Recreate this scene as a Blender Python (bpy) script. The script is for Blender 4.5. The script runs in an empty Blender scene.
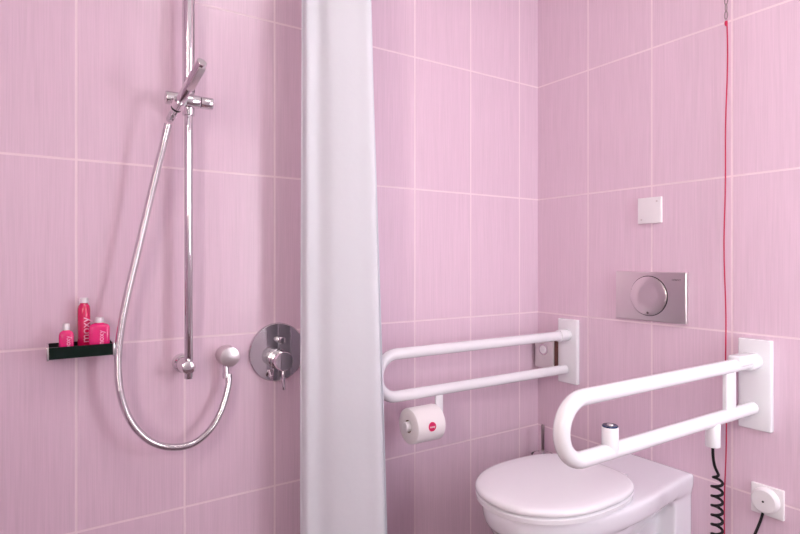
import bpy, bmesh, math, random
from mathutils import Vector, Matrix
S = bpy.context.scene
C = S.collection
PI = math.pi
random.seed(4)

# ------------------------------------------------------------------ camera
cam_d = bpy.data.cameras.new('camera')
cam = bpy.data.objects.new('camera', cam_d); C.objects.link(cam)
CAMP = Vector((-1.6704, -1.535, 1.108))
cam.location = CAMP
cam.rotation_euler = (PI/2, 0, -math.atan2(.5491, .8358))
cam_d.sensor_width = 36; cam_d.lens = 548.7/800*36
cam_d.shift_y = -(267-260.5)/800
cam_d.clip_start = .02
S.camera = cam

# ------------------------------------------------------------------ light levels
W = bpy.data.worlds.new('world'); S.world = W; W.use_nodes = True
W.node_tree.nodes['Background'].inputs[0].default_value = (.8, .85, 1, 1)
W.node_tree.nodes['Background'].inputs[1].default_value = .3
S.view_settings.view_transform = 'Standard'
S.view_settings.look = 'None'
S.view_settings.gamma = 1
S.view_settings.exposure = -0.05
WINDOW_GLOW = 12.5       # tall frosted window, the key light
SIDE_GLOW = 27         # added fill panel in the left wall, brightens the right wall
LAMP_GLOW = 10         # ceiling lamp

# ------------------------------------------------------------------ helpers
def new_obj(name, bm, mat, parent=None, smooth=True, loc=None):
    me = bpy.data.meshes.new(name)
    bmesh.ops.recalc_face_normals(bm, faces=bm.faces)
    bm.to_mesh(me); bm.free()
    if mat: me.materials.append(mat)
    o = bpy.data.objects.new(name, me); C.objects.link(o)
    if smooth:
        for p in me.polygons: p.use_smooth = True
        try: me.set_sharp_from_angle(angle=math.radians(38))
        except Exception: pass
    if parent:
        o.parent = parent
        o.matrix_parent_inverse = Matrix.Translation(-Vector(parent.location))
    return o
def thing(name, label, cat, loc, group=None):
    o = bpy.data.objects.new(name, None); C.objects.link(o)
    o.location = loc; o.empty_display_size = .05
    return tag(o, label, cat, group)
def tag(o, label, cat, group=None):
    o['label'] = label; o['category'] = cat
    if group: o['group'] = group
    return o
def struct(o):
    o['kind'] = 'structure'; return o
def bevel(bm, w, seg=3, edges=None):
    bmesh.ops.bevel(bm, geom=list(edges if edges is not None else bm.edges), offset=w, segments=seg, affect='EDGES', profile=.6)
def box(lo, hi, bv=0, seg=3):
    bm = bmesh.new(); add_box(bm, lo, hi)
    if bv: bevel(bm, bv, seg)
    return bm
def add_box(bm, lo, hi):
    r = bmesh.ops.create_cube(bm, size=1)
    c = [(a+b)/2 for a, b in zip(lo, hi)]; s = [abs(b-a) for a, b in zip(lo, hi)]
    for v in r['verts']: v.co = Vector((v.co.x*s[0]+c[0], v.co.y*s[1]+c[1], v.co.z*s[2]+c[2]))
    return r['verts']
def frame_of(d):
    d = Vector(d).normalized()
    a = Vector((0, 0, 1)) if abs(d.z) < .9 else Vector((1, 0, 0))
    u = d.cross(a).normalized(); v = d.cross(u).normalized()
    return d, u, v
def add_lathe(bm, origin, axis, prof, n=48):
    """prof: (distance along axis, radius) list; ends closed"""
    d, u, v = frame_of(axis); origin = Vector(origin); rings = []
    for t, r in prof:
        if r < 1e-6: rings.append([bm.verts.new(origin+d*t)])
        else: rings.append([bm.verts.new(origin+d*t+(u*math.cos(2*PI*k/n)+v*math.sin(2*PI*k/n))*r) for k in range(n)])
    for a, b in zip(rings, rings[1:]):
        if len(a) == 1 and len(b) == 1: continue
        for k in range(n):
            k2 = (k+1) % n
            if len(a) == 1: bm.faces.new((a[0], b[k], b[k2]))
            elif len(b) == 1: bm.faces.new((a[k], b[0], a[k2]))
            else: bm.faces.new((a[k], b[k], b[k2], a[k2]))
    for r in (rings[0], rings[-1]):
        if len(r) > 1: bm.faces.new(r)
def lathe(origin, axis, prof, n=48):
    bm = bmesh.new(); add_lathe(bm, origin, axis, prof, n); return bm
def cyl_prof(L, r, e=.0015):
    return [(0, 0), (0, r-e), (e*.3, r-e*.3), (e, r), (L-e, r), (L-e*.3, r-e*.3), (L, r-e), (L, 0)]
def cyl(p, axis, L, r, e=.0015, n=48):
    return lathe(p, axis, cyl_prof(L, r, e), n)
def catmull(pts, k=10, closed=False):
    P = [Vector(p) for p in pts]; out = []
    Q = [P[0]*2-P[1]]+P+[P[-1]*2-P[-2]]
    for i in range(1, len(Q)-2):
        a, b, c, d = Q[i-1:i+3]
        for j in range(k):
            t = j/k
            out.append(.5*((2*b)+(c-a)*t+(2*a-5*b+4*c-d)*t*t+(3*b-a-3*c+d)*t**3))
    out.append(P[-1]); return out
def add_tube(bm, pts, r, n=16, rf=None):
    pts = [Vector(p) for p in pts]; N = len(pts)
    T = [(pts[min(i+1, N-1)]-pts[max(i-1, 0)]).normalized() for i in range(N)]
    _, u, v = frame_of(T[0]); rings = []
    for i in range(N):
        u = (u-T[i]*u.dot(T[i])).normalized(); v = T[i].cross(u)
        rr = rf(i/(N-1), i) if rf else r
        rings.append([bm.verts.new(pts[i]+(u*math.cos(2*PI*k/n)+v*math.sin(2*PI*k/n))*rr) for k in range(n)])
    for a, b in zip(rings, rings[1:]):
        for k in range(n): bm.faces.new((a[k], a[(k+1) % n], b[(k+1) % n], b[k]))
    bm.faces.new(rings[0]); bm.faces.new(rings[-1])
def tube(pts, r, n=16, rf=None):
    bm = bmesh.new(); add_tube(bm, pts, r, n, rf); return bm
def loft(rings, close=True):
    bm = bmesh.new(); R = [[bm.verts.new(p) for p in r] for r in rings]; n = len(R[0])
    for a, b in zip(R, R[1:]):
        for k in range(n): bm.faces.new((a[k], a[(k+1) % n], b[(k+1) % n], b[k]))
    if close: bm.faces.new(R[0]); bm.faces.new(R[-1])
    return bm
def text(name, body, size, loc, rot, mat, parent, depth=.0003, bold=0, sx=1):
    cu = bpy.data.curves.new(name, 'FONT'); cu.body = body; cu.size = size
    cu.align_x = 'CENTER'; cu.align_y = 'CENTER'; cu.extrude = depth; cu.offset = bold
    t = bpy.data.objects.new(name+'_tmp', cu); C.objects.link(t)
    dg = bpy.context.evaluated_depsgraph_get()
    me = bpy.data.meshes.new_from_object(t.evaluated_get(dg))
    bpy.data.objects.remove(t)
    M = Matrix.Translation(loc) @ rot.to_4x4() @ Matrix.Diagonal((sx, 1, 1, 1))
    me.transform(M); me.materials.clear(); me.materials.append(mat); me.name = name
    o = bpy.data.objects.new(name, me); C.objects.link(o); o.parent = parent
    root = parent
    L = Vector(parent.matrix_basis.translation) if parent.type == 'EMPTY' else Vector(parent.parent.location) if parent.parent else Vector(parent.location)
    o.matrix_parent_inverse = Matrix.Translation(-L) if parent.type == 'EMPTY' else Matrix.Identity(4)
    return o
def sub(name, bm, mat, parent, **k):
    """child of a part (part meshes keep world coordinates, their inverse already holds the offset)"""
    o = new_obj(name, bm, mat, None, **k); o.parent = parent
    return o
from mathutils import Euler
def rot(x, y, z): return Euler((math.radians(x), math.radians(y), math.radians(z))).to_matrix()

# ------------------------------------------------------------------ materials
def mat(name, col, rough=.5, metal=0, **k):
    m = bpy.data.materials.new(name); m.use_nodes = True
    b = m.node_tree.nodes['Principled BSDF']
    b.inputs['Base Color'].default_value = (*col, 1); b.inputs['Roughness'].default_value = rough
    b.inputs['Metallic'].default_value = metal
    for kk, v in k.items(): b.inputs[kk.replace('_', ' ')].default_value = v
    return m
def lin(r, g, b):
    f = lambda c: (c/255/12.92) if c/255 <= .04045 else ((c/255+.055)/1.055)**2.4
    return (f(r), f(g), f(b))
def noise_finish(m, scale, amt_r=.06, bump=.02, dist=.001, stretch=(1, 1, 1), col_amt=0):
    nt = m.node_tree; N = nt.nodes; L = nt.links; b = N['Principled BSDF']
    tc = N.new('ShaderNodeTexCoord'); mp = N.new('ShaderNodeMapping'); mp.inputs['Scale'].default_value = stretch
    nz = N.new('ShaderNodeTexNoise'); nz.inputs['Scale'].default_value = scale; nz.inputs['Detail'].default_value = 4
    L.new(tc.outputs['Object'], mp.inputs[0]); L.new(mp.outputs[0], nz.inputs['Vector'])
    mr = N.new('ShaderNodeMapRange'); r = b.inputs['Roughness'].default_value
    mr.inputs['To Min'].default_value = max(0, r-amt_r); mr.inputs['To Max'].default_value = r+amt_r
    L.new(nz.outputs['Fac'], mr.inputs['Value']); L.new(mr.outputs[0], b.inputs['Roughness'])
    bp = N.new('ShaderNodeBump'); bp.inputs['Strength'].default_value = bump; bp.inputs['Distance'].default_value = dist
    L.new(nz.outputs['Fac'], bp.inputs['Height']); L.new(bp.outputs[0], b.inputs['Normal'])
    return m
def emis(name, col, s):
    m = mat(name, col, .4); b = m.node_tree.nodes['Principled BSDF']
    b.inputs['Emission Color'].default_value = (*col, 1); b.inputs['Emission Strength'].default_value = s
    return m
def tile_mat(name, axis, off, base, w=.2487, h=.4495, zoff=.4525, streak=True):
    m = mat(name, base, .26); nt = m.node_tree; N = nt.nodes; L = nt.links; b = N['Principled BSDF']
    g = N.new('ShaderNodeNewGeometry'); s = N.new('ShaderNodeSeparateXYZ'); L.new(g.outputs['Position'], s.inputs[0])
    def M(op, a, bb=None, c=None):
        n = N.new('ShaderNodeMath'); n.operation = op
        for i, v in enumerate((a, bb, c)):
            if v is None: continue
            if isinstance(v, (int, float)): n.inputs[i].default_value = v
            else: L.new(v, n.inputs[i])
        return n.outputs[0]
    u = s.outputs[axis]; z = s.outputs['Y' if axis == 'X' and name.startswith('floor') else 'Z']
    def line(c, o, p):
        q = M('DIVIDE', M('SUBTRACT', c, o), p)
        f = M('FRACT', q); d = M('MULTIPLY', M('MINIMUM', f, M('SUBTRACT', 1, f)), p)
        return d, M('FLOOR', q)
    du, iu = line(u, off, w); dz, iz = line(z, zoff, h)
    d = M('MINIMUM', du, dz)
    gm = N.new('ShaderNodeMapRange'); gm.inputs['From Min'].default_value = .0018; gm.inputs['From Max'].default_value = .0034
    gm.inputs['To Min'].default_value = 1; gm.inputs['To Max'].default_value = 0; L.new(d, gm.inputs['Value'])
    # combed vertical streaks
    cb = N.new('ShaderNodeCombineXYZ'); L.new(M('MULTIPLY', u, 330), cb.inputs[0]); L.new(M('MULTIPLY', z, 7), cb.inputs[1])
    L.new(M('ADD', M('MULTIPLY', iu, 17.3), M('MULTIPLY', iz, 5.1)), cb.inputs[2])
    nz = N.new('ShaderNodeTexNoise'); nz.inputs['Scale'].default_value = 1; nz.inputs['Detail'].default_value = 2
    L.new(cb.outputs[0], nz.inputs['Vector'])
    cb2 = N.new('ShaderNodeCombineXYZ'); L.new(M('MULTIPLY', u, 60), cb2.inputs[0]); L.new(M('MULTIPLY', z, 2), cb2.inputs[1])
    nz2 = N.new('ShaderNodeTexNoise'); nz2.inputs['Scale'].default_value = 1; L.new(cb2.outputs[0], nz2.inputs['Vector'])
    st = M('ADD', M('MULTIPLY', nz.outputs['Fac'], .7), M('MULTIPLY', nz2.outputs['Fac'], .3))
    amt = .15 if streak else .03
    mx = N.new('ShaderNodeMix'); mx.data_type = 'RGBA'
    mx.inputs[6].default_value = (*[c*(1-amt) for c in base], 1); mx.inputs[7].default_value = (*[min(1, c*(1+amt)) for c in base], 1)
    L.new(st, mx.inputs[0])
    gr = N.new('ShaderNodeMix'); gr.data_type = 'RGBA'; gr.inputs[7].default_value = (*GROUT, 1)
    L.new(gm.outputs[0], gr.inputs[0]); L.new(mx.outputs[2], gr.inputs[6]); L.new(gr.outputs[2], b.inputs['Base Color'])
    ro = N.new('ShaderNodeMapRange'); ro.inputs['To Min'].default_value = .27; ro.inputs['To Max'].default_value = .7
    L.new(gm.outputs[0], ro.inputs['Value']); L.new(ro.outputs[0], b.inputs['Roughness'])
    hgt = M('SUBTRACT', M('MULTIPLY', st, .12 if streak else .02), M('MULTIPLY', gm.outputs[0], .6))
    bp = N.new('ShaderNodeBump'); bp.inputs['Strength'].default_value = .5; bp.inputs['Distance'].default_value = .001
    L.new(hgt, bp.inputs['Height']); L.new(bp.outputs[0], b.inputs['Normal'])
    return m
GROUT = (.86, .70, .76)
PINK = (.75, .565, .675)
M_back = tile_mat('pink_tile_back', 'X', -.104, PINK)
M_right = tile_mat('pink_tile_right', 'Y', -.2405, PINK)
M_floor = tile_mat('floor_tile', 'X', -.104, lin(110, 84, 92), .3, .3, 0, False)
M_ceil = noise_finish(mat('ceiling_paint', (.85, .84, .84), .85), 90, bump=.1)
M_paint = noise_finish(mat('white_wall_paint', (.76, .77, .80), .7), 120, bump=.1)
M_chrome = noise_finish(mat('chrome', (.74, .73, .74), .07, 1), 30, .02, 0)
M_satin = noise_finish(mat('brushed_steel', (.70, .66, .66), .30, 1), 60, .06, .08, .0004, (1, 1, 30))
M_white = noise_finish(mat('white_enamel', (.84, .85, .88), .22, Coat_Weight=.3), 40, .04, .01)
M_plastic = noise_finish(mat('white_plastic', (.84, .82, .84), .35), 60, .04, .02)
M_ceramic = noise_finish(mat('white_ceramic', (.84, .84, .90), .10, Coat_Weight=.5), 12, .02, .01)
M_seat = noise_finish(mat('white_seat_plastic', (.85, .85, .89), .18), 12, .03, .01)
M_black = noise_finish(mat('black_rubber', (.006, .004, .006), .5, Specular_IOR_Level=.25), 80, .08, .05)
M_blackplast = mat('black_plastic', (.015, .014, .016), .25)
M_navy = mat('dark_blue_button', (.01, .03, .09), .2)
M_glass = mat('dark_green_glass', (.002, .012, .008), .22, Specular_IOR_Level=.25)
M_magenta = mat('magenta_gel', lin(240, 20, 125), .18, Coat_Weight=.6, Transmission_Weight=.12)
M_magdark = mat('magenta_red_gel', lin(226, 12, 96), .18, Coat_Weight=.6, Transmission_Weight=.12)
M_cap = mat('silver_white_cap', (.72, .70, .72), .3, .35)
M_letter = mat('pale_lettering', lin(250, 190, 220), .5)
M_letter_w = mat('white_lettering', (.9, .9, .9), .5)
M_grey_letter = mat('engraved_grey', (.16, .13, .13), .5)
M_sticker = mat('magenta_sticker', lin(205, 0, 90), .35)
M_paper = noise_finish(mat('toilet_paper', (.86, .83, .84), .9), 160, .05, .35, .001)
M_core = mat('cardboard_core', (.35, .27, .2), .9)
M_red = mat('red_cord', lin(190, 18, 72), .6)
M_frame = mat('window_frame_white', (.8, .8, .8), .4)
M_bronze = mat('dark_bronze_edge', (.16, .07, .06), .35, .6)
M_satin_dark = mat('dark_steel', (.30, .25, .26), .3, 1)
M_pale = mat('pale_satin_metal', (.76, .71, .72), .35, .4)
M_dark = mat('dark_hole', (.01, .01, .01), .6)
M_pane = emis('frosted_daylight_pane', (.95, .955, 1.0), WINDOW_GLOW)
M_side = emis('side_fill_glow', (1, .915, .82), SIDE_GLOW)  # warm glow of the added side fill
M_lamp = emis('lamp_diffuser', (1, .93, .92), LAMP_GLOW)
# curtain cloth
M_cloth = mat('white_curtain_cloth', (.85, .88, .93), .8, Sheen_Weight=.2)
def cloth_nodes():
    nt = M_cloth.node_tree; N = nt.nodes; L = nt.links; b = N['Principled BSDF']
    tr = N.new('ShaderNodeBsdfTranslucent'); tr.inputs[0].default_value = (.83, .83, .88, 1)
    mx = N.new('ShaderNodeMixShader'); mx.inputs[0].default_value = .22
    L.new(b.outputs[0], mx.inputs[1]); L.new(tr.outputs[0], mx.inputs[2]); L.new(mx.outputs[0], N['Material Output'].inputs[0])
    g = N.new('ShaderNodeTexCoord'); w = N.new('ShaderNodeTexNoise'); w.inputs['Scale'].default_value = 9; w.inputs['Detail'].default_value = 5
    bp = N.new('ShaderNodeBump'); bp.inputs['Strength'].default_value = .25; bp.inputs['Distance'].default_value = .012
    L.new(g.outputs['Object'], w.inputs['Vector']); L.new(w.outputs['Fac'], bp.inputs['Height']); L.new(bp.outputs[0], b.inputs['Normal'])
cloth_nodes()

# ------------------------------------------------------------------ room shell
XL, YF, H = -2.35, -1.88, 2.55
T = .12
WX0, WX1, WZ0, WZ1 = -.48, -.12, .66, 1.80      # tall narrow window in the front wall
SY0, SY1, SZ0, SZ1 = -1.84, -1.50, 1.0, 1.95     # opening in the left wall for the added fill panel
struct(new_obj('floor', box((XL-T, YF-T, -.1), (T, T, 0)), M_floor, smooth=False))
struct(new_obj('ceiling', box((XL-T, YF-T, H), (T, T, H+.1)), M_ceil, smooth=False))
struct(new_obj('wall_back', box((XL-T, 0, 0), (T, T, H)), M_back, smooth=False))
struct(new_obj('wall_right', box((0, YF, 0), (T, 0, H)), M_right, smooth=False))
bm = bmesh.new()
add_box(bm, (XL-T, YF-T, 0), (WX0, YF, H)); add_box(bm, (WX1, YF-T, 0), (T, YF, H))
add_box(bm, (WX0, YF-T, 0), (WX1, YF, WZ0)); add_box(bm, (WX0, YF-T, WZ1), (WX1, YF, H))
struct(new_obj('wall_front', bm, M_paint, smooth=False))
bm = bmesh.new()
TL = .12
add_box(bm, (XL-TL, YF, 0), (XL, SY0, H)); add_box(bm, (XL-TL, SY1, 0), (XL, 0, H))
add_box(bm, (XL-TL, SY0, 0), (XL, SY1, SZ0)); add_box(bm, (XL-TL, SY0, SZ1), (XL, SY1, H))
struct(new_obj('wall_left', bm, M_right, smooth=False))
bm = bmesh.new(); f = .03
add_box(bm, (WX0, YF-.08, WZ0), (WX0+f, YF-.02, WZ1)); add_box(bm, (WX1-f, YF-.08, WZ0), (WX1, YF-.02, WZ1))
add_box(bm, (WX0, YF-.08, WZ0), (WX1, YF-.02, WZ0+f)); add_box(bm, (WX0, YF-.08, WZ1-f), (WX1, YF-.02, WZ1))
w = struct(new_obj('window_1', bm, M_frame, smooth=False))
sub('glowing_pane', box((WX0+f, YF-.055, WZ0+f), (WX1-f, YF-.045, WZ1-f)), M_pane, w, smooth=False)
bm = bmesh.new(); f = .04
add_box(bm, (XL-TL+.06-.08, SY0, SZ0), (XL-TL+.06-.02, SY0+f, SZ1)); add_box(bm, (XL-TL+.06-.08, SY1-f, SZ0), (XL-TL+.06-.02, SY1, SZ1))
add_box(bm, (XL-TL+.06-.08, SY0, SZ0), (XL-TL+.06-.02, SY1, SZ0+f)); add_box(bm, (XL-TL+.06-.08, SY0, SZ1-f), (XL-TL+.06-.02, SY1, SZ1))
d = struct(new_obj('side_fill_panel', bm, M_frame, smooth=False))  # unseen fill light, added and framed like a window
sub('glowing_pane', box((XL-TL+.06-.055, SY0+f, SZ0+f), (XL-TL+.06-.045, SY1-f, SZ1-f)), M_side, d, smooth=False)
lamp = thing('ceiling_light', 'round white ceiling light over the middle of the bathroom', 'ceiling light', (-.95, -1.3, H))
new_obj('lamp_base', cyl((-.95, -1.3, H), (0, 0, -1), .03, .27), M_frame, lamp)
new_obj('diffuser', lathe((-.95, -1.3, H-.03), (0, 0, -1), [(0, 0), (0, .25), (.02, .25), (.04, .22), (.05, .15), (.053, 0)]), M_lamp, lamp)

# ------------------------------------------------------------------ shower curtain
def curtain():
    root = thing('shower_curtain', 'tall white fabric shower curtain gathered between shower and toilet', 'shower curtain', (-.99, -.2, .12))
    z0, z1 = .12, 2.38; nz = 60
    # cross section: broad pleats folded over each other, widening a little downwards
    acr = Vector((.8357, -.5491, 0)); inw = Vector((.5491, .8358, 0)); base = Vector((-1.061, -.124, 0))
    def section(z):
        low = max(0, min(1.15, (2.1-z)/1.75)); wd = .176+.050*low; key = []
        for k in range(5):
            dep = .052-.0225*k
            ts = [0, .08, .22, .40, .60, .80, .93, 1]
            if k % 2: ts = ts[::-1]
            for t in ts:
                o_ = 0 if t in (0, 1) else (-.004 if t < .1 else .0065 if t < .3 else -.003 if t < .7 else 0)
                if t == 0: q = -.0 ; dd = dep-.011 if k % 2 else dep+.011
                elif t == 1: q = 0; dd = dep+.011 if k % 2 else dep-.011
                else: q = 0; dd = dep
                if k == 4 and t == 1: dd = dep+.004
                ww = wd-(.012 if k in (1, 2) else 0)*(t > .5)
                key.append(base+acr*(ww*t+.002*math.sin(z*2.3+k))+inw*(dd+o_*(1+.3*math.sin(z*1.7+k))+.004*t*math.sin(z*2+1)))
        return [Vector((p.x, p.y, z)) for p in catmull(key, 5)]
    rows = [section(z0+(z1-z0)*j/nz) for j in range(nz+1)]
    nu = len(rows[0])-1
    bm = bmesh.new(); V = [[bm.verts.new(p) for p in r] for r in rows]
    for j in range(nz):
        for i in range(nu): bm.faces.new((V[j][i], V[j][i+1], V[j+1][i+1], V[j+1][i]))
    o = new_obj('cloth', bm, M_cloth, root)
    md = o.modifiers.new('thick', 'SOLIDIFY'); md.thickness = .0015
    # hooks and rail above the frame
    for k in range(5):
        y = -.09-.05*k
        bm = tube([Vector((-.985, y, 2.405))+Vector((0, 0, 0))+Vector((.016*math.sin(a), 0, .02*math.cos(a))) for a in [2*PI*q/16 for q in range(17)]], .002, 8)
        new_obj('ring', bm, M_chrome, root)
    r = new_obj('curtain_rail', tube([(-.985, 0, 2.415), (-.985, -1.88, 2.415)], .011, 20), M_chrome)
    tag(r, 'straight chrome curtain rail running from the back wall', 'curtain rail')
curtain()

# ------------------------------------------------------------------ shower rail
RX, RY = -1.352, -.066
rail = thing('shower_rail', 'vertical chrome shower rail mounted on the pink tiled wall', 'shower rail', (RX, 0, .80))
new_obj('pole', cyl((RX, RY, .806), (0, 0, 1), 1.50, .0105), M_chrome, rail)
new_obj('upper_tube', cyl((RX, RY, 1.535), (0, 0, 1), .85, .0155), M_chrome, rail)
for z in (.838, 2.33):
    new_obj('wall_mount', lathe((RX-.004, 0, z), (0, -1, 0), [(0, 0), (0, .024), (.022, .024), (.025, .022), (.028, .0190), (RY*-1-.02, .0190), (.083, .0175), (.087, .016), (.089, .012), (.0895, 0)]), M_chrome, rail)
sl = new_obj('slider', cyl((RX-.058, RY-.016, 1.512), (1, 0, 0), .082, .0165), M_chrome, rail)
sub('slider_knob', cyl((RX+.0255, RY-.016, 1.512), (1, 0, 0), .030, .0155), M_chrome, sl)
sub('clamp_sleeve', cyl((RX, RY, 1.478), (0, 0, 1), .068, .0155), M_chrome, sl)
# ------------------------------------------------------------------ hand shower and hose
def P(px, py, Y):
    """a point of the bathroom on the plane at distance -Y from the back wall"""
    d = Vector((.5491, .8358, 0))+Vector((.8357, -.5491, 0))*((px-400)/548.7)+Vector((0, 0, -(py-260.5)/548.7))
    return CAMP+d*((Y-CAMP.y)/d.y)
a0 = P(173.5, 113, -.118); a1 = P(202, 62, -.26)
hs = thing('hand_shower', 'slim chrome stick hand shower in the slider with a looping metal hose', 'hand shower', tuple(a0))
dr = (a1-a0); LL = dr.length; dr.normalize()
new_obj('handle', lathe(a0, dr, [(0, 0), (0, .0080), (.012, .0085), (.02, .0105), (.05, .0112), (LL-.002, .0118), (LL, .0105), (LL, 0)]), M_chrome, hs)
sub('cone_holder', lathe(a0+dr*.022, dr, [(0, .009), (0, .0135), (.022, .0155), (.022, .012)], 32), M_chrome, sl)
sub('holder_clip', lathe(a0+dr*.016, dr, [(0, .009), (0, .0125), (.007, .0125), (.007, .009)], 32), M_blackplast, sl)
fx = (Vector((.25, -.55, -.8))); fx = (fx-dr*fx.dot(dr)).normalized()
side = dr.cross(fx)
bm = bmesh.new()
for dd in [(-1, 0), (1, 0)]: pass
vs = add_box(bm, (-.0085, -.036, -.002), (.0085, .036, .002)); bevel(bm, .0018, 2)
Mx = Matrix.Translation(a0+dr*(LL-.043)+fx*.0112) @ Matrix((side, dr, fx)).transposed().to_4x4()
bm.transform(Mx); new_obj('spray_face', bm, M_satin, hs)
new_obj('hose_nut', lathe(a0-dr*.026, dr, [(0, 0), (0, .0085), (.004, .0095), (.022, .0095), (.026, .0085), (.026, 0)], 24), M_chrome, hs)
hp = [(168, 124, -.115), (164.5, 139, -.108), (157, 169, -.098), (147, 211, -.088), (136.5, 256, -.080), (127, 296, -.076), (121, 328, -.074), (118.2, 355, -.074), (119, 385, -.076),
      (124.5, 408, -.078), (134, 426, -.08), (147, 439, -.08), (162, 446, -.08), (179, 447, -.08), (194, 443, -.076), (207, 433, -.07), (217, 419, -.062), (224, 402, -.054), (228.5, 384, -.046), (228.5, 374, -.041)]
path = catmull([P(*q) for q in hp], 24)
path = catmull(path[::6], 24)
new_obj('hose', tube(path, .0085, 20, lambda t, i: .0086+(.0005 if (i//2) % 2 else 0)), M_chrome, hs)
out = thing('hose_outlet', 'round chrome hose outlet on the wall right of the rail', 'wall outlet', (-1.243, 0, .85))
new_obj('rosette', cyl((-1.241, 0, .848), (0, -1, 0), .05, .0265, .002), M_satin, out)
new_obj('nipple', lathe((-1.250, -.036, .825), (0, -.12, -1), [(0, 0), (0, .0085), (.018, .0085), (.019, .0095), (.034, .0095), (.035, .008), (.035, 0)], 32), M_chrome, out)

# ------------------------------------------------------------------ mixer valve
VX, VZ = -1.092, .842
vv = thing('shower_valve', 'round chrome shower mixer plate with lever beside the curtain', 'shower mixer', (VX, 0, VZ))
new_obj('plate', lathe((VX, 0, VZ), (0, -1, 0), [(0, 0), (0, .084), (.003, .0855), (.007, .0850), (.010, .082), (.0102, 0)], 96), M_chrome, vv)
new_obj('diverter_knob', lathe((VX+.005, -.008, VZ+.036), (0, -1, 0), [(0, 0), (0, .011), (.006, .011), (.006, .0095), (.026, .0095), (.028, .008), (.028, 0)]), M_chrome, vv)
mk = new_obj('mixer_knob', lathe((VX-.002, -.008, VZ-.018), (0, -1, 0), [(0, 0), (0, .029), (.010, .029), (.012, .0255), (.014, .0255), (.016, .0275), (.058, .0275), (.061, .0255), (.061, 0)]), M_chrome, vv)
sub('lever', cyl((VX-.001, -.052, VZ-.038), (0, -.08, -1), .062, .0048), M_chrome, mk)
new_obj('stop_pin', cyl((VX-.026, -.010, VZ-.050), (0, -.7, -.7), .024, .0055), M_chrome, vv)

# ------------------------------------------------------------------ shelf with bottles
SX0, SX1 = -1.657, -1.522
sh = thing('shower_shelf', 'small dark glass shelf with chrome ends on the shower wall', 'shelf', ((SX0+SX1)/2, 0, .885))
bm = bmesh.new()
add_box(bm, (SX0+.004, -.078, .888), (SX1-.004, -.004, .892))
new_obj('tray_floor', bm, M_glass, sh, smooth=False)
new_obj('front_rail', box((SX0+.004, -.084, .886), (SX1-.004, -.078, .913), .0008, 1), M_glass, sh)
new_obj('back_rail', box((SX0+.004, -.004, .886), (SX1-.004, 0, .913), .0008, 1), M_blackplast, sh)
for x in (SX0, SX1-.004):
    new_obj('end_cap', box((x, -.086, .884), (x+.004, 0, .914), .001, 2), M_chrome, sh)
def bottle(name, label, x, y, w, dpt, hb, neck_r, cap_r, cap_h, m, square=True):
    z = .8922
    root = thing(name, label, 'bottle', (x, y, z), 'pink toiletry bottles on the shower shelf')
    n = 40; rings = []
    def sec(s, zz, e):
        r = []
        for k in range(n):
            a = 2*PI*k/n; c, q = math.cos(a), math.sin(a)
            r.append((x+w/2*s*math.copysign(abs(c)**e, c), y+dpt/2*s*math.copysign(abs(q)**e, q), zz))
        return r
    e = .42 if square else 1.0
    sh_ = .16*hb if not square else .012
    for s, zz, ee in [(.9, 0, e), (.98, .001, e), (1, .004, e), (1, hb-sh_, e), (.97, hb-sh_*.6, e), (.85, hb-sh_*.25, min(1, e+.15)), (.62, hb-sh_*.05, 1)]:
        rings.append(sec(s, z+zz, ee))
    rr = [(x+neck_r*math.cos(2*PI*k/n), y+neck_r*math.sin(2*PI*k/n), z+hb+.001) for k in range(n)]
    rings.append(rr); rings.append([(a, b, c+.003) for a, b, c in rr])
    new_obj('bottle_body', loft(rings), m, root)
    new_obj('cap', lathe((x, y, z+hb+.002), (0, 0, 1), [(0, 0), (0, cap_r), (cap_h*.45, cap_r), (cap_h*.5, cap_r*.93), (cap_h-.002, cap_r*.93), (cap_h, cap_r*.8), (cap_h, 0)], 32), M_cap, root)
    text('lettering', 'moxy', hb*.20+.004, (x+.003, y-dpt/2-.0003, z+hb*.42+.004), rot(90, 0, 0) @ rot(0, 0, 90), M_letter, root, .0002, 0)
    return root
bottle('toiletry_bottle', 'shortest pink bottle, leftmost on the dark shelf', -1.619, -.058, .030, .024, .054, .007, .0080, .015, M_magenta)
bottle('toiletry_bottle', 'tall slim pink bottle in the middle of the shelf', -1.582, -.030, .027, .027, .113, .008, .0100, .012, M_magdark, False)
bottle('toiletry_bottle', 'wide square pink bottle, rightmost on the dark shelf', -1.552, -.055, .044, .028, .067, .009, .0105, .012, M_magenta)

# ------------------------------------------------------------------ grab bars
TR = .0170
def grab_bar(label, Y, L, pw, z_lo, z_hi, pyo=0, strut=True):
    root = thing('grab_bar', label, 'grab bar', (0, Y, .765), 'folding grab bars flanking the toilet')
    new_obj('wall_plate', box((-.018, Y+pyo-pw/2, z_lo), (0, Y+pyo+pw/2, z_hi), .004, 3), M_white, root)
    zu, zl = .829, .702; R = (zu-zl)/2; cx = -L+R
    pts = [(-.02, Y, zu), (-.3, Y, zu)]
    pts += [(cx-R*math.sin(PI*k/24), Y, (zu+zl)/2+R*math.cos(PI*k/24)) for k in range(25)]
    pts += [(-.3, Y, zl), (-.03, Y, zl)]
    new_obj('rail_tube', tube(pts, TR, 28), M_white, root)
    for z in (zu,): new_obj('hinge_collar', cyl((-.016, Y, z), (-1, 0, 0), .05, TR+.005, .003), M_white, root)
    if strut:
        new_obj('strut', box((-.178, Y-.006, zl), (-.128, Y+.006, zu), .003, 2), M_white, root)
        new_obj('hinge_block', box((-.13, Y-.02, zu-.002), (-.035, Y+.016, zu+.026), .006, 3), M_white, root)
    return root
gl = grab_bar('white folding grab bar nearer the corner, holding the toilet roll', -.160, .845, .088, .648, .888)
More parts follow.
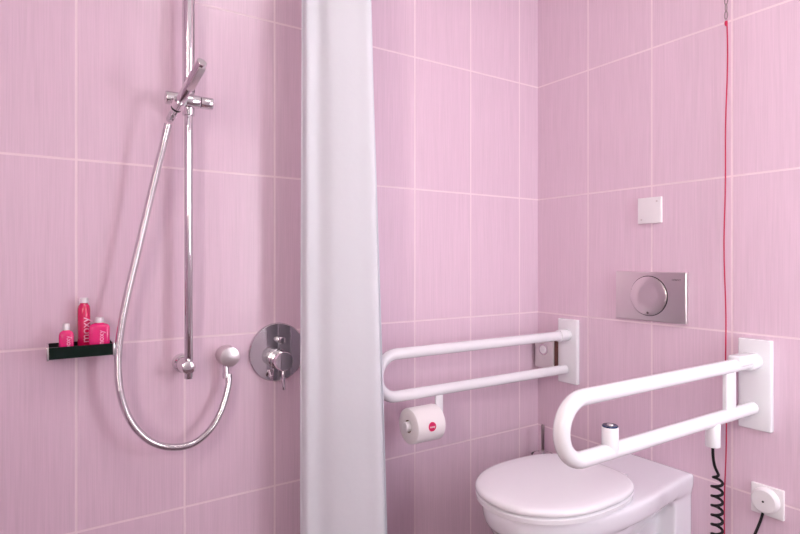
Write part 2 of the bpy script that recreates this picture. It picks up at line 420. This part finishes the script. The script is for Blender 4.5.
for c in [c for c in gl.children if c.name.startswith(('strut', 'hinge_block'))]: bpy.data.objects.remove(c)
gr = grab_bar('white folding grab bar nearest the viewer, with call button on top and coiled cable', -.804, .808, .084, .640, .890)
# call button on the near bar
cb = new_obj('call_button', cyl((-.655, -.804, .699), (0, 0, 1), .056, .0175, .002), M_white, gr)
sub('button_top', lathe((-.655, -.804, .7535), (0, 0, 1), [(0, 0), (0, .0165), (.003, .0165), (.0045, .015), (.0045, 0)]), M_navy, cb)
sub('button_cap', lathe((-.655, -.804, .7575), (0, 0, 1), [(0, 0), (0, .007), (.0018, .0065), (.0018, 0)]), M_satin, cb)
new_obj('cable_socket', cyl((-.236, -.804, .634), (0, 0, 1), .06, .0175, .002), M_white, gr)
# paper holder bracket on the far bar
zl = .694; RZ = .611; RYY = -.175
br = new_obj('roll_bracket', box((-.636, -.166, .600), (-.608, -.158, .700), .003, 2), M_white, gl)
sub('spindle', cyl((-.762, RYY, RZ), (1, 0, 0), .14, .0150, .005), M_plastic, br)
rl = thing('toilet_roll', 'white toilet roll with a round magenta sticker hanging under the grab bar', 'toilet roll', (-.695, RYY, RZ))
X0, X1, RR = -.748, -.645, .0535
bm = bmesh.new()
add_lathe(bm, (X0, RYY, RZ), (1, 0, 0), [(0, .019), (0, RR-.004), (.002, RR-.001), (.006, RR), (X1-X0-.006, RR), (X1-X0-.002, RR-.001), (X1-X0, RR-.004), (X1-X0, .019)], 72)
bmesh.ops.delete(bm, geom=[f for f in bm.faces if len(f.verts) > 4], context='FACES_ONLY')
o = new_obj('paper', bm, M_paper, rl)
bm = bmesh.new(); add_lathe(bm, (X0+.001, RYY, RZ), (1, 0, 0), [(0, .019), (X1-X0-.002, .019)], 40)
bmesh.ops.delete(bm, geom=[f for f in bm.faces if len(f.verts) > 4], context='FACES_ONLY')
new_obj('cardboard_core', bm, M_core, rl)
# sticker wrapped on the roll
sc = -.697; bm = bmesh.new(); ce = bm.verts.new((sc, RYY-RR-.0006, RZ+.004)); rr = []
for k in range(36):
    a = 2*PI*k/36; dx, dz = .0138*math.cos(a), .0138*math.sin(a); th = (dz+.004)/RR
    rr.append(bm.verts.new((sc+dx, RYY-(RR+.0006)*math.cos(th), RZ+(RR+.0006)*math.sin(th))))
for k in range(36): bm.faces.new((ce, rr[k], rr[(k+1) % 36]))
st = new_obj('sticker', bm, M_sticker, rl)
text('lettering', 'moxy', .0085, (sc, RYY-RR-.0012, RZ+.004), rot(90, 0, 0), M_letter_w, rl, .0002, 0.0001)

# ------------------------------------------------------------------ coiled cable and plug
cab = thing('coiled_cable', 'black coiled cable hanging from the near grab bar to the wall plug', 'cable', (-.215, -.804, .622))
pts = [Vector((-.236, -.804, .640)), Vector((-.235, -.804, .61)), Vector((-.229, -.805, .583)), Vector((-.214, -.806, .560))]
pts = catmull(pts, 6)
zc = .560; nt = 13; pitch = .0245; cr = .0125
for i in range(nt*20+1):
    a = 2*PI*i/20; z = zc-pitch*i/20
    g = min(1, i/12)
    pts.append(Vector((-.214-cr*g*math.sin(a)*.9, -.806-cr*g*math.cos(a)+cr*g*.2, z)))
e = pts[-1]
pts += catmull([e, Vector((-.21, -.806, .215)), Vector((-.18, -.80, .175)), Vector((-.13, -.795, .20)), Vector((-.085, -.80, .27)), Vector((-.052, -.812, .34)), Vector((-.030, -.824, .395)), Vector((-.020, -.830, .432))], 10)[1:]
new_obj('cord', tube(pts, .0035, 10), M_black, cab)
sk = thing('wall_socket', 'white square wall socket low on the right wall', 'socket', (0, -.832, .45))
new_obj('face_plate', box((-.010, -.873, .410), (0, -.792, .491), .003, 3), M_plastic, sk)
new_obj('plug', lathe((-.008, -.831, .453), (-1, 0, 0), [(0, 0), (0, .0345), (.010, .0345), (.017, .0325), (.020, .029), (.021, .0)], 48), M_plastic, cab)
new_obj('plug_screw', cyl((-.0285, -.831, .453), (-1, 0, 0), .0015, .0028, .0003), M_dark, cab)

# ------------------------------------------------------------------ flush plate, blank plate, pull cord
fp = thing('flush_plate', 'rectangular brushed steel flush plate with round button', 'flush plate', (0, -.481, .99))
new_obj('plate', box((-.014, -.611, .911), (0, -.364, 1.071), .004, 3), M_satin, fp)
new_obj('button_gap', lathe((-.0138, -.487, .993), (-1, 0, 0), [(0, 0), (0, .0655), (.0006, .0655), (.0006, 0)], 72), M_dark, fp)
new_obj('flush_button', lathe((-.012, -.487, .993), (-1, 0, 0), [(0, 0), (0, .0630), (.006, .0630), (.0075, .0605), (.0060, .03), (.0055, 0)], 72), M_satin, fp)
new_obj('finger_notch', lathe((-.0195, -.487, .938), (-1, 0, 0), [(0, 0), (0, .004), (.0006, .004), (.0006, 0)], 24), M_grey_letter, fp)
text('lettering', 'GEBERIT', .0078, (-.0144, -.580, 1.047), rot(90, 0, -90), M_grey_letter, fp, .0002)
bp = thing('blank_wall_plate', 'square white blank cover plate above the flush plate', 'wall plate', (0, -.486, 1.27))
new_obj('cover', box((-.009, -.527, 1.229), (0, -.444, 1.314), .003, 3), M_plastic, bp)
for y, z in ((-.512, 1.300), (-.458, 1.242)):
    s_ = new_obj('screw', cyl((-.0088, y, z), (-1, 0, 0), .0012, .0032, .0004), M_satin, bp)
pc = thing('pull_cord', 'thin red emergency pull cord hanging down the right wall', 'pull cord', (-.014, -.727, 2.5))
pts = []
for i in range(120):
    z = 1.800-i*(1.800-.12)/119
    pts.append(Vector((-.012+.002*math.sin(z*5), -.7265+.0028*math.sin(z*6.3)+.0014*math.sin(z*17+1)+.004*(1.8-z)*.4, z)))
new_obj('cord', tube(pts, .0018, 10), M_red, pc)
new_obj('knot', lathe((-.012, -.727, 1.800), (0, 0, -1), [(0, 0), (0, .003), (.004, .0042), (.010, .0036), (.014, .002), (.014, 0)], 16), M_red, pc)
bm = bmesh.new()
zz = 1.806
for k in range(3):
    rot_ = k % 2
    add_tube(bm, [Vector((-.012, -.7270, zz+.011))+Vector(((0 if not rot_ else .0042*math.sin(a)), (.0042*math.sin(a) if not rot_ else 0), .0115*math.cos(a))) for a in [2*PI*q/18 for q in range(19)]], .0015, 8)
    zz += .021
new_obj('chain_link', bm, M_satin_dark, pc)
new_obj('upper_cord', tube([(-.012, -.727, 1.868), (-.012, -.727, H-.03)], .0015, 8), M_red, pc)
new_obj('ceiling_switch', cyl((-.035, -.727, H), (0, 0, -1), .03, .033), M_plastic, pc)

# ------------------------------------------------------------------ small chrome plate in the corner behind the far grab bar
kp = thing('chrome_wall_hook', 'small square chrome plate with round knob in the corner behind the grab bar', 'hook', (0, -.06, .75))
new_obj('back_box', box((-.026, -.118, .695), (0, -.014, .800), .002, 2), M_bronze, kp)
new_obj('face', box((-.036, -.106, .692), (-.024, -.018, .803), .002, 2), M_pale, kp)
new_obj('knob_ring', lathe((-.035, -.062, .763), (-1, 0, 0), [(0, .0165), (0, .022), (.004, .022), (.005, .0165)], 40), M_chrome, kp)
new_obj('knob', lathe((-.035, -.062, .763), (-1, 0, 0), [(0, 0), (0, .0155), (.006, .0155), (.008, .013), (.008, 0)], 40), M_plastic, kp)

# ------------------------------------------------------------------ toilet
TY = -.487
def outline(z, xb, xf, hw, n=64, e=1.0, bw=None, xf_k=.5):
    """D shaped outline: back edge at xb, rounded nose at xf, half width hw (bw at the back)"""
    pts = []; xm = xf+(xb-xf)*xf_k
    bw = bw or hw
    for k in range(n//2+1):
        a = -PI/2+PI*k/(n//2)
        pts.append((xm-(xm-xf)*abs(math.cos(a))**.92, TY+hw*math.sin(a)*(abs(math.sin(a))**.0), z))
    m = n//4
    for k in range(1, m+1):
        t = k/m; s = t*t*(3-2*t); pts.append((xm+(xb-xm)*t, TY+hw+(bw-hw)*s, z))
    for k in range(1, 4): pts.append((xb, TY+bw-2*bw*k/4, z))
    for k in range(m, 0, -1):
        t = k/m; s = t*t*(3-2*t); pts.append((xm+(xb-xm)*t, TY-hw-(bw-hw)*s, z))
    return pts
to = thing('toilet', 'white wall hung toilet with closed lid under the flush plate', 'toilet', (0, TY, .1))
bm = bmesh.new()
def join(b2):
    me = bpy.data.meshes.new('t'); b2.to_mesh(me); b2.free(); bm.from_mesh(me); bpy.data.meshes.remove(me)
# rim, long deck to the wall
join(loft([outline(.402, -.002, -.684, .168, bw=.140), outline(.412, -.002, -.690, .173, bw=.142), outline(.43, -.002, -.695, .176, bw=.144),
           outline(.452, -.002, -.696, .177, bw=.145), outline(.460, -.002, -.692, .173, bw=.142)]))
# bowl body
join(loft([outline(.10, -.10, -.40, .07, bw=.06, xf_k=.36), outline(.14, -.10, -.46, .09, bw=.07, xf_k=.36), outline(.20, -.09, -.53, .115, bw=.075, xf_k=.36), outline(.28, -.08, -.60, .138, bw=.08, xf_k=.36), outline(.34, -.05, -.640, .148, bw=.085, xf_k=.36), outline(.375, -.02, -.662, .158, bw=.10, xf_k=.36), outline(.40, -.02, -.672, .160, bw=.125, xf_k=.36)]))
# wall flange, and the side skirt that slopes from the flange down to the bowl
join(box((-.098, TY-.137, .09), (-.001, TY+.137, .43)))
for sd in (-1, 1):
    for q in range(6):   # rounded inner corner between wall flange and deck
        g = .034*(1-math.sin(PI/2*(q+.5)/6)); h_ = .034*(1-math.cos(PI/2*(q+.5)/6))
        join(box((-.098-g, TY+sd*.09, .402-h_-.003), (-.09, TY+sd*.137, .41)))
bo = new_obj('bowl', bm, M_ceramic, to)
md = bo.modifiers.new('r', 'REMESH'); md.mode = 'VOXEL'; md.voxel_size = .006; md.use_smooth_shade = True
md = bo.modifiers.new('s', 'SMOOTH'); md.factor = .5; md.iterations = 9
def oval(z, d, n=96):
    """egg outline of seat and lid, pulled in by d"""
    xm, lf, lb, hw = -.478, .226-d, .222-d, .177-d; pts = []
    for k in range(n):
        a = 2*PI*k/n; c, q = math.cos(a), math.sin(a); L_, ex = (lf, 2/2.1) if c < 0 else (lb, 2/2.9)
        pts.append((xm+L_*math.copysign(abs(c)**ex, c), TY+hw*math.copysign(abs(q)**(ex if c > 0 else 2/2.1), q), z))
    return pts
seat = new_obj('seat', loft([oval(.4605, .008), oval(.463, .002), oval(.474, .001), oval(.4775, .006)]), M_seat, to)
lid = new_obj('lid', loft([oval(.4800, .008), oval(.4808, .002), oval(.484, 0), oval(.490, 0), oval(.4945, .002), oval(.4975, .007), oval(.4995, .016), oval(.5008, .04), oval(.5016, .08), oval(.502, .12)]), M_seat, to)
for s in (-1, 1):
    new_obj('hinge', cyl((-.243, TY+s*.055-.018, .4735), (0, 1, 0), .036, .0125, .002), M_seat, to)
    new_obj('mounting_bolt', lathe((-.135, TY+s*.122, .388), (0, s, 0), [(-.045, 0), (-.045, .008), (0, .008), (.001, .006), (.001, 0)], 24), M_chrome, to)
    new_obj('bolt_cap', lathe((-.160, TY+s*.120, .390), (0, s, 0), [(-.04, 0), (-.04, .012), (.0, .012), (.004, .008), (.004, 0)], 24), M_plastic, to)

# ------------------------------------------------------------------ toilet brush
tb = thing('toilet_brush', 'chrome toilet brush in its holder in the corner behind the toilet', 'toilet brush', (-.06, -.08, 0))
bm = bmesh.new(); add_lathe(bm, (-.066, -.085, .0), (0, 0, 1), [(0, 0), (0, .044), (.002, .046), (.365, .046), (.368, .0455), (.368, .043), (.345, .043), (.345, 0)])
new_obj('holder', bm, M_chrome, tb)
new_obj('brush_lid', lathe((-.066, -.085, .352), (0, 0, 1), [(0, 0), (0, .040), (.012, .040), (.018, .034), (.020, .012), (.030, .009), (.030, 0)]), M_chrome, tb)
new_obj('handle', cyl((-.066, -.085, .37), (0, 0, 1), .112, .0060), M_satin_dark, tb)
